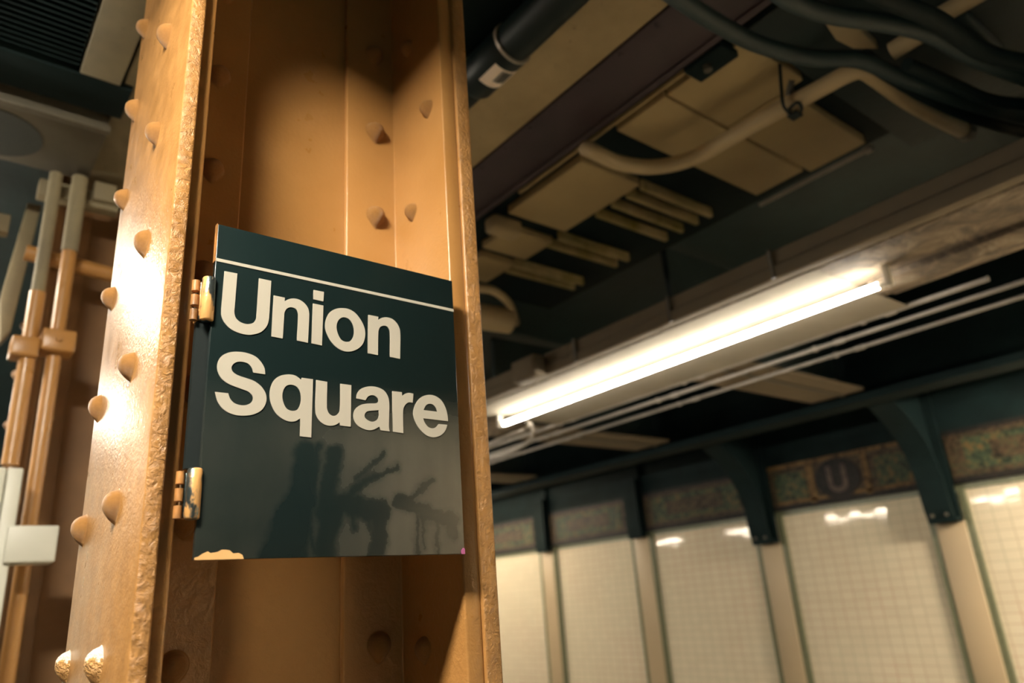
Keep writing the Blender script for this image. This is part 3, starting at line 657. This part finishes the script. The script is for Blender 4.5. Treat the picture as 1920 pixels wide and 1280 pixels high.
GLYPHS = {"U":[[[13.1,402.19,1],[31.54,402.61,1],[30.64,349.99],[30.6,340.66],[33.21,332.9],[39.64,327.91],[49.28,326.36],[57.8,329.66],[61.87,336.15],[62.54,344.67],[62.68,354.2],[63.42,402.19,1],[82.03,402.09,1],[81.27,347.17],[80.83,338.6],[78.46,328.68],[71.01,318.49],[61.51,313.02],[52.96,310.53],[40.57,310.66],[27.18,314.95],[17.88,322.92],[13.16,332.22],[12.3,340.22],[12.28,349.45]]],"n":[[[86.73,379.24,1],[103.91,379.09,1],[103.7,373.14,1],[109.17,377.32],[117.45,380.56],[126.99,380.3],[135.66,375.72],[141.22,368.5],[142.9,361.07],[143.06,354.48],[142.16,312.79,1],[124.72,313.78,1],[125.5,351.2],[125.1,357.67],[122.18,363.68],[114.25,365.63],[107.61,361.93],[104.14,354.75],[103.79,347.13],[102.97,313.14,1],[85.66,313.59,1]]],"i":[[[149.35,401.59,1],[166.39,401.79,1],[165.78,385.49,1],[149.05,385.7,1]],[[148.77,378.69,1],[165.91,378.51,1],[164.68,312.11,1],[147.69,312.83,1]]],"o":[[[197.65,380.45],[209.18,380.86],[220.85,375.95],[231.44,364.08],[237.09,351.28],[237.53,338.77],[232.57,324.34],[222.13,314.27],[208.43,308.91],[196.02,309.64],[183.69,316.47],[174.69,328.18],[169.52,341.63],[170.4,355.13],[176.3,368.57],[186.31,376.74]],[[200.07,365.37],[209.27,364.01],[215.66,356.62],[218.36,345.72],[216.89,335.29],[211.75,327.13],[204.92,324.56],[196.99,326.37],[191.29,334.31],[188.37,344.96],[189.39,354.12],[193.27,361.04]]],"n2":[[[243.61,377.73,1],[261.52,377.58,1],[261.22,372.12,1],[267.63,376.6],[276.3,379.41],[287.5,378.52],[296.19,372.36],[301.07,363.7],[302.16,355.58],[300.97,310.68,1],[282.21,311.35,1],[282.84,352.26],[281.58,359.09],[277.32,363.63],[271.16,363.71],[265.01,360.27],[261.77,353.29],[261.22,346.23],[260.41,311.03,1],[242.14,311.42,1]]],"S":[[[79.29,254.49,1],[62.0,254.75,1],[59.52,261.69],[54.46,266.82],[48.01,268.47],[40.67,267.96],[34.59,264.64],[31.32,258.31],[33.2,252.51],[39.66,248.32],[51.32,245.55],[64.21,242.22],[75.28,234.71],[81.68,224.36],[82.16,213.37],[76.76,201.85],[65.47,194.22],[52.08,190.99],[38.74,191.08],[25.32,196.1],[16.19,206.23],[11.32,220.31,1],[29.13,220.25,1],[31.87,213.27],[37.82,207.5],[47.19,205.28],[55.42,206.69],[61.98,211.73],[63.21,218.95],[57.61,225.42],[45.91,228.95],[28.1,234.16],[18.56,240.74],[12.88,250.84],[12.2,261.64],[16.63,272.19],[26.47,279.45],[38.82,282.47],[51.53,282.51],[64.6,278.81],[73.67,270.47],[77.82,263.11]]],"q":[[[114.74,258.99],[124.48,258.2],[133.27,253.09,1],[133.99,256.43,1],[151.56,256.37,1],[150.79,167.76,1],[133.26,168.39,1],[133.19,194.66,1],[126.54,190.15],[118.75,188.55],[108.69,190.71],[97.42,198.44],[90.43,209.84],[87.22,221.66],[87.76,235.1],[92.22,246.91],[100.8,254.84]],[[118.08,243.8],[126.11,242.04],[131.45,235.8],[133.69,225.77],[132.61,215.42],[128.29,207.08],[120.47,204.61],[112.55,207.15],[107.23,216.08],[105.43,225.97],[107.11,235.18],[111.38,241.37]]],"u":[[[156.55,255.95,1],[174.29,255.28,1],[174.13,218.43],[174.58,213.08],[177.95,206.24],[184.06,203.24],[189.68,205.14],[194.35,210.57],[195.43,217.03],[195.64,255.0,1],[213.93,254.84,1],[213.24,189.16,1],[195.5,189.59,1],[195.08,194.4,1],[187.98,189.74],[179.61,187.67],[170.36,189.07],[162.01,194.93],[157.29,203.33],[156.21,211.2]]],"a":[[[222.45,234.68,1],[238.15,233.42,1],[242.19,239.71],[248.27,242.77],[254.38,242.52],[259.97,237.92],[259.92,233.16],[256.32,230.69],[248.19,229.44],[238.13,227.8],[228.18,224.13],[220.33,216.84],[217.62,209.22],[218.42,201.06],[224.28,192.48],[234.07,187.86],[244.95,186.49],[253.96,189.08],[261.48,193.52,1],[263.55,187.95,1],[279.82,187.44,1],[278.66,192.57],[278.58,201.01],[279.51,235.28],[277.14,244.63],[270.98,252.6],[260.66,256.66],[249.37,257.3],[238.21,254.88],[229.18,250.0],[223.72,242.3]],[[260.92,220.03,1],[261.03,210.64],[259.16,205.78],[255.07,202.15],[249.02,200.2],[242.03,201.87],[236.58,206.44],[236.59,211.07],[240.59,215.64],[248.12,217.79],[255.21,218.88]]],"r":[[[285.62,253.8,1],[302.91,254.08,1],[303.41,247.68,1],[308.91,252.03],[315.48,254.37],[324.45,254.03,1],[322.93,238.68,1],[316.16,238.53],[310.68,235.6],[305.66,228.28],[304.39,219.47],[304.18,186.67,1],[285.33,187.39,1]]],"e":[[[390.06,213.88,1],[341.55,214.52,1],[344.84,206.83],[351.28,200.58],[359.05,199.1],[365.92,201.84],[371.26,207.42,1],[388.13,207.53,1],[385.22,199.55],[377.95,191.08],[367.52,185.85],[357.36,184.39],[345.27,187.49],[333.51,197.12],[325.71,209.93],[323.31,221.34],[326.39,233.36],[333.9,245.0],[343.03,251.98],[354.42,255.49],[365.8,255.08],[377.1,249.77],[384.75,239.47],[389.05,226.81]],[[342.8,228.37,1],[369.5,228.08,1],[367.26,234.64],[361.76,239.56],[354.99,240.34],[348.12,237.12]]]}

def filled(name, loops, m, parent, y, thick, glyph=True):
    cu = bpy.data.curves.new(name, 'CURVE'); cu.dimensions = '2D'; cu.fill_mode = 'BOTH'; cu.extrude = thick / 2
    for lp in loops:
        pts = cr(lp) if glyph else [Vector(p[:2]) for p in lp]
        sp = cu.splines.new('POLY'); sp.points.add(len(pts) - 1); sp.use_cyclic_u = True
        for q, p in zip(sp.points, pts): q.co = (p.x * .001, p.y * .001, 0, 1)
    tmp = bpy.data.objects.new(name, cu); COL.objects.link(tmp)
    dg = bpy.context.evaluated_depsgraph_get(); me = bpy.data.meshes.new_from_object(tmp.evaluated_get(dg))
    bpy.data.objects.remove(tmp, do_unlink=True)
    me.transform(Matrix.Translation((SX0, y, SZ0)) @ Matrix.Rotation(math.pi/2, 4, 'X'))
    me.materials.clear(); me.materials.append(m); me.name = name
    o = bpy.data.objects.new(name, me); COL.objects.link(o); o.parent = parent; o.location = -parent.location
    return o
for k, lp in GLYPHS.items():
    filled('letter', lp, M['letter'], sg, SY - .0004, .0012)['label'] = 'cream letter %s on the sign' % k[0]
rnd = random.Random(4)
chip = [(.2, -.2), (62, -.2), (60, 5), (55, 7.5), (48, 7)] + [(48 - 4*i + rnd.uniform(-1, 1), 10.5 + 1.8*math.sin(i*.7) + rnd.uniform(-1, 1)) for i in range(1, 8)] + [(16, 10), (10, 7.5), (5, 4), (.2, 2.5)]
filled('paint_chip', [chip], paint('bare_orange_chip', (.72, .42, .17), .6, .1, 30, .3), sg, SY - .0003, .0012, False)['label'] = 'bare orange patch where the enamel chipped off'
filled('paint_spot', [[(405, -.2), (412.3, -.2), (412.3, 8), (409, 9), (405, 5)]], paint('magenta_paint_spot', (.45, .12, .28), .5, .1, 30, .1), sg, SY - .0003, .0012, False)['label'] = 'small magenta paint spot'
for z0, z1 in ((2.000, 2.066), (1.728, 1.793)):
    h = MB().box(.262, SX0 + .012, SY + .010, 1.034, z0 + .004, z1 - .004).build('hinge', M['hinge'], sg, bevel=.002)
    hk = MB().tube([(.272, 1.002, z0), (.272, 1.002, z0 + .002), (.272, 1.002, z1 - .002), (.272, 1.002, z1)], [.008, .0095, .0095, .008], 18); hk.build('hinge_barrel', M['hinge'], h, smooth=60)
    for j in range(3):
        MB().tube([(.257, 1.012, z0 + .002 + j*.022), (.257, 1.012, z0 + .018 + j*.022)], .0055, 12).build('hinge_knuckle', M['rust_paint'], h, smooth=60)
MB().box(.262, .300, 1.014, 1.024, 1.795, 2.002).build('mounting_plate', M['sign_back'], sg)

# ---------------------------------------------------------------- left background
YC = 2.9
c = thing('painted_conduit', 'left orange painted conduit ending at the pale grey box', 'conduit', (.17, YC, 2.1), 'orange painted conduits at the left')
xa = at(40, 740, 1, YC).x; xb = at(92, 740, 1, YC).x
za = at(25, 872, 1, YC).z
MB().tube([(xa, YC, za), (xa, YC, 2.76)], .026, 18).build('pipe', M['orange'], c, smooth=60)
MB().tube([(xa, YC, 2.76), (xa, YC, 3.25)], .022, 14).build('upper_pipe', M['dark_beige'], c, smooth=60)  # beige darkened to put in the shade high on the conduits
zc = at(50, 655, 1, YC).z
MB().box(xa - .055, xa + .028, YC - .045, YC + .05, zc - .035, zc + .035).build('clamp', M['orange'], c, bevel=.008)
c = thing('painted_conduit', 'right orange painted conduit running down past the grey bracket', 'conduit', (.25, YC, 1.4), 'orange painted conduits at the left')
MB().tube([(xb, YC + .02, .2), (xb, YC + .02, 2.95)], .024, 18).build('pipe', M['orange'], c, smooth=60)
MB().tube([(xb, YC + .02, 2.95), (xb, YC + .02, 3.27)], .028, 14).build('upper_pipe', M['dark_beige'], c, smooth=60)
zc = at(100, 640, 1, YC).z
MB().box(xb - .05, xb + .055, YC - .045, YC + .06, zc - .045, zc + .035).build('clamp', M['orange'], c, bevel=.008)
MB().tube([(xb, YC - .046, zc), (xb, YC - .055, zc)], .012, 10).build('bolt', M['orange'], c, smooth=60)
tag(MB().tube([(xa + .07, YC + .07, 1.9), (xa + .07, YC + .07, 3.295)], .010, 10).build('silver_conduit', M['conduit'], smooth=60), 'thin silvery conduit between the two orange conduits', 'conduit')
tag(MB().tube([(xb - .13, YC + .12, 2.96), (.5, YC + .12, 2.93)], .030, 14).build('cross_pipe', M['orange'], smooth=60), 'horizontal orange pipe crossing behind the conduits at the left', 'pipe')
b = thing('grey_enclosure', 'pale grey electrical enclosure at the lower left with a side bracket', 'electrical box', (.1, YC - .1, 1.0))
z1 = at(20, 876, 1, YC - .15).z; x1 = at(45, 880, 1, YC - .15).x
MB().box(x1 - .6, x1 - .045, YC - .15, YC + .0, .4, z1).build('cover', M['grey_box'], b, bevel=.006)
MB().box(x1 - .042, x1 + .0, YC - .15, YC + .0, .4, z1).build('side_channel', M['grey_box'], b, bevel=.006)
zb = at(85, 1020, 1, YC - .15).z
MB().box(x1 - .02, x1 + .115, YC - .17, YC - .05, zb - .055, zb + .055).build('bracket', M['grey_box'], b, bevel=.005)

# speaker box hanging at the left
t = thing('speaker_box', 'grey ceiling speaker box with a round perforated grille at the upper left', 'speaker', (.0, 2.78, 3.3))
MB().box(-.45, .318, 2.602, 2.985, 3.30, 3.44).build('cabinet', M['steel_grey'], t, bevel=.006)
MB().box(-.45, .322, 2.57, 2.60, 3.285, 3.31).build('front_lip', M['steel_grey'], t, bevel=.003)
MB().tube([(-.01, 2.80, 3.302), (-.01, 2.80, 3.296)], .150, 40).build('grille', M['grille'], t, smooth=60)
tag(MB().box(-.5, .345, 2.36, 2.545, 3.33, 3.60).build('duct_box', M['soot'], bevel=.005), 'dark box duct in front of the speaker at the upper left', 'duct')
t = thing('louvre_vent', 'dark louvred vent at the top left corner', 'vent', (-.1, 2, 3.33))
MB().box(-.55, .18, 1.3, 2.35, 3.37, 3.39).build('backing', M['soot'], t)
for i in range(40):
    y = 1.32 + i * .0255
    MB().prism([(y, 3.335), (y + .02, 3.350), (y + .022, 3.346), (y + .002, 3.331)], 0, -.55, .178).build('slat', M['soot'], t)
tag(MB().box(.185, .305, 1.0, 2.355, 3.33, 3.60).build('ceiling_board', M['dark_beige'], bevel=.004), 'beige ceiling board beside the louvred vent', 'board')
tag(MB().box(.318, .9, 1.0, 4.5, 3.35, 3.60).build('ceiling_slab', M['dark_beige']), 'stained beige ceiling slab behind the top of the orange column', 'ceiling slab')
tag(MB().box(-.25, .10, 3.30, 3.36, 3.16, 3.24).build('cross_rail', M['dark_beige'], bevel=.004), 'pale horizontal rail at the left edge below the speaker', 'rail')
q = [at(0, 640, 1, 3.4), at(0, 560, 1, 3.4), at(52, 380, 1, 3.4), at(78, 385, 1, 3.4), at(20, 620, 1, 3.4)]
tag(MB().prism([(p.x, p.z) for p in q], 1, 3.4, 3.5).build('diagonal_brace', M['dark_beige'], bevel=.004), 'pale slanting brace at the left edge above the grey enclosure', 'brace')
t = thing('pipe_bracket', 'beige bracket where the conduits meet the speaker box', 'bracket', (.3, 2.98, 3.2))
MB().box(.16, .44, 2.99, 3.05, 3.20, 3.27).build('rail', M['dark_beige'], t, bevel=.004)
MB().box(.34, .42, 2.96, 3.0, 3.22, 3.30).build('clip', M['dark_beige'], t, bevel=.004)

# ---------------------------------------------------------------- lamps over this platform (out of the photo, above and beside the column), plus added wall fill
def short_fixture(y, m, label):
    f = thing('platform_light', label, 'light fixture', (-.70, y, 3.1), 'short warm lights over the platform')
    MB().box(-1.06, -.34, y - .14, y + .14, 3.14, 3.20).build('housing', M['fixture'], f, bevel=.004)
    MB().box(-1.02, -.38, y - .11, y + .11, 3.07, 3.14).build('diffuser', m, f, bevel=.01)
short_fixture(.22, M['tube_key'], 'short warm light overhead left of the camera')
dimd = emit('dim_diffuser', WARM, 55.0)
short_fixture(3.35, dimd, 'dimmer short warm light left of the second column')
short_fixture(5.8, dimd, 'farther short warm light down the platform at the left')
for y in (4.5, 7.2, 9.6, 11.9):
    f = thing('track_light', {4.5: 'nearest', 7.2: 'second nearest', 9.6: 'third nearest', 11.9: 'farthest'}[y] + ' of the tubes over the left side of the platform', 'light fixture', (-2, y, 2.75), 'tubes over the left side of the platform')
    MB().box(-2.07, -1.93, y - .65, y + .65, 2.72, 2.76).build('housing', M['fixture'], f, bevel=.004)
    MB().tube([(-2, y - .6, 2.68), (-2, y + .6, 2.68)], .016, 14).build('tube', M['tube_left'], f, smooth=60)
    for a in (y - .62, y + .6): MB().box(-2.02, -1.98, a, a + .02, 2.65, 2.72).build('lampholder', M['fixture'], f)
    for a in (y - .5, y + .5): MB().box(-2.01, -1.99, a - .01, a + .01, 2.76, 3.61).build('hanger', M['soot'], f)
for y0, y1, lb in ((-3.4, -1.2, 'added hooded wall fill out of sight at the right'), (-.9, .75, 'added hooded wall fill just outside the right of the photo'), (6.8, 9.0, 'added hooded wall fill behind the orange column'), (9.3, 11.5, 'farthest added hooded wall fill behind the orange column')):  # hooded fill lights, added to brighten the tiled wall
    f = thing('wall_fill', lb, 'light fixture', (4.8, (y0+y1)/2, 2.7), 'added hooded fill lights facing the tiled wall')
    MB().prism([(4.70, 2.55), (4.71, 2.55), (4.71, 2.72), (4.90, 2.72), (4.90, 2.73), (4.70, 2.73)], 1, y0 - .05, y1 + .05).build('fill_hood', M['fixture'], f)
    MB().tube([(4.80, y0, 2.68), (4.80, y1, 2.68)], .019, 14).build('tube', M['fill_wall' if y0 < 2 else 'fill_far'], f, smooth=60)
    for a in (y0 - .02, y1): MB().box(4.78, 4.82, a, a + .02, 2.65, 2.72).build('lampholder', M['fixture'], f)
tag(MB().box(-.06, .03, -2.5, 1.0, 2.885, 3.6).build('lamp_beam', M['soot']), 'dark beam between the near lamp and the column, above the photo', 'beam')
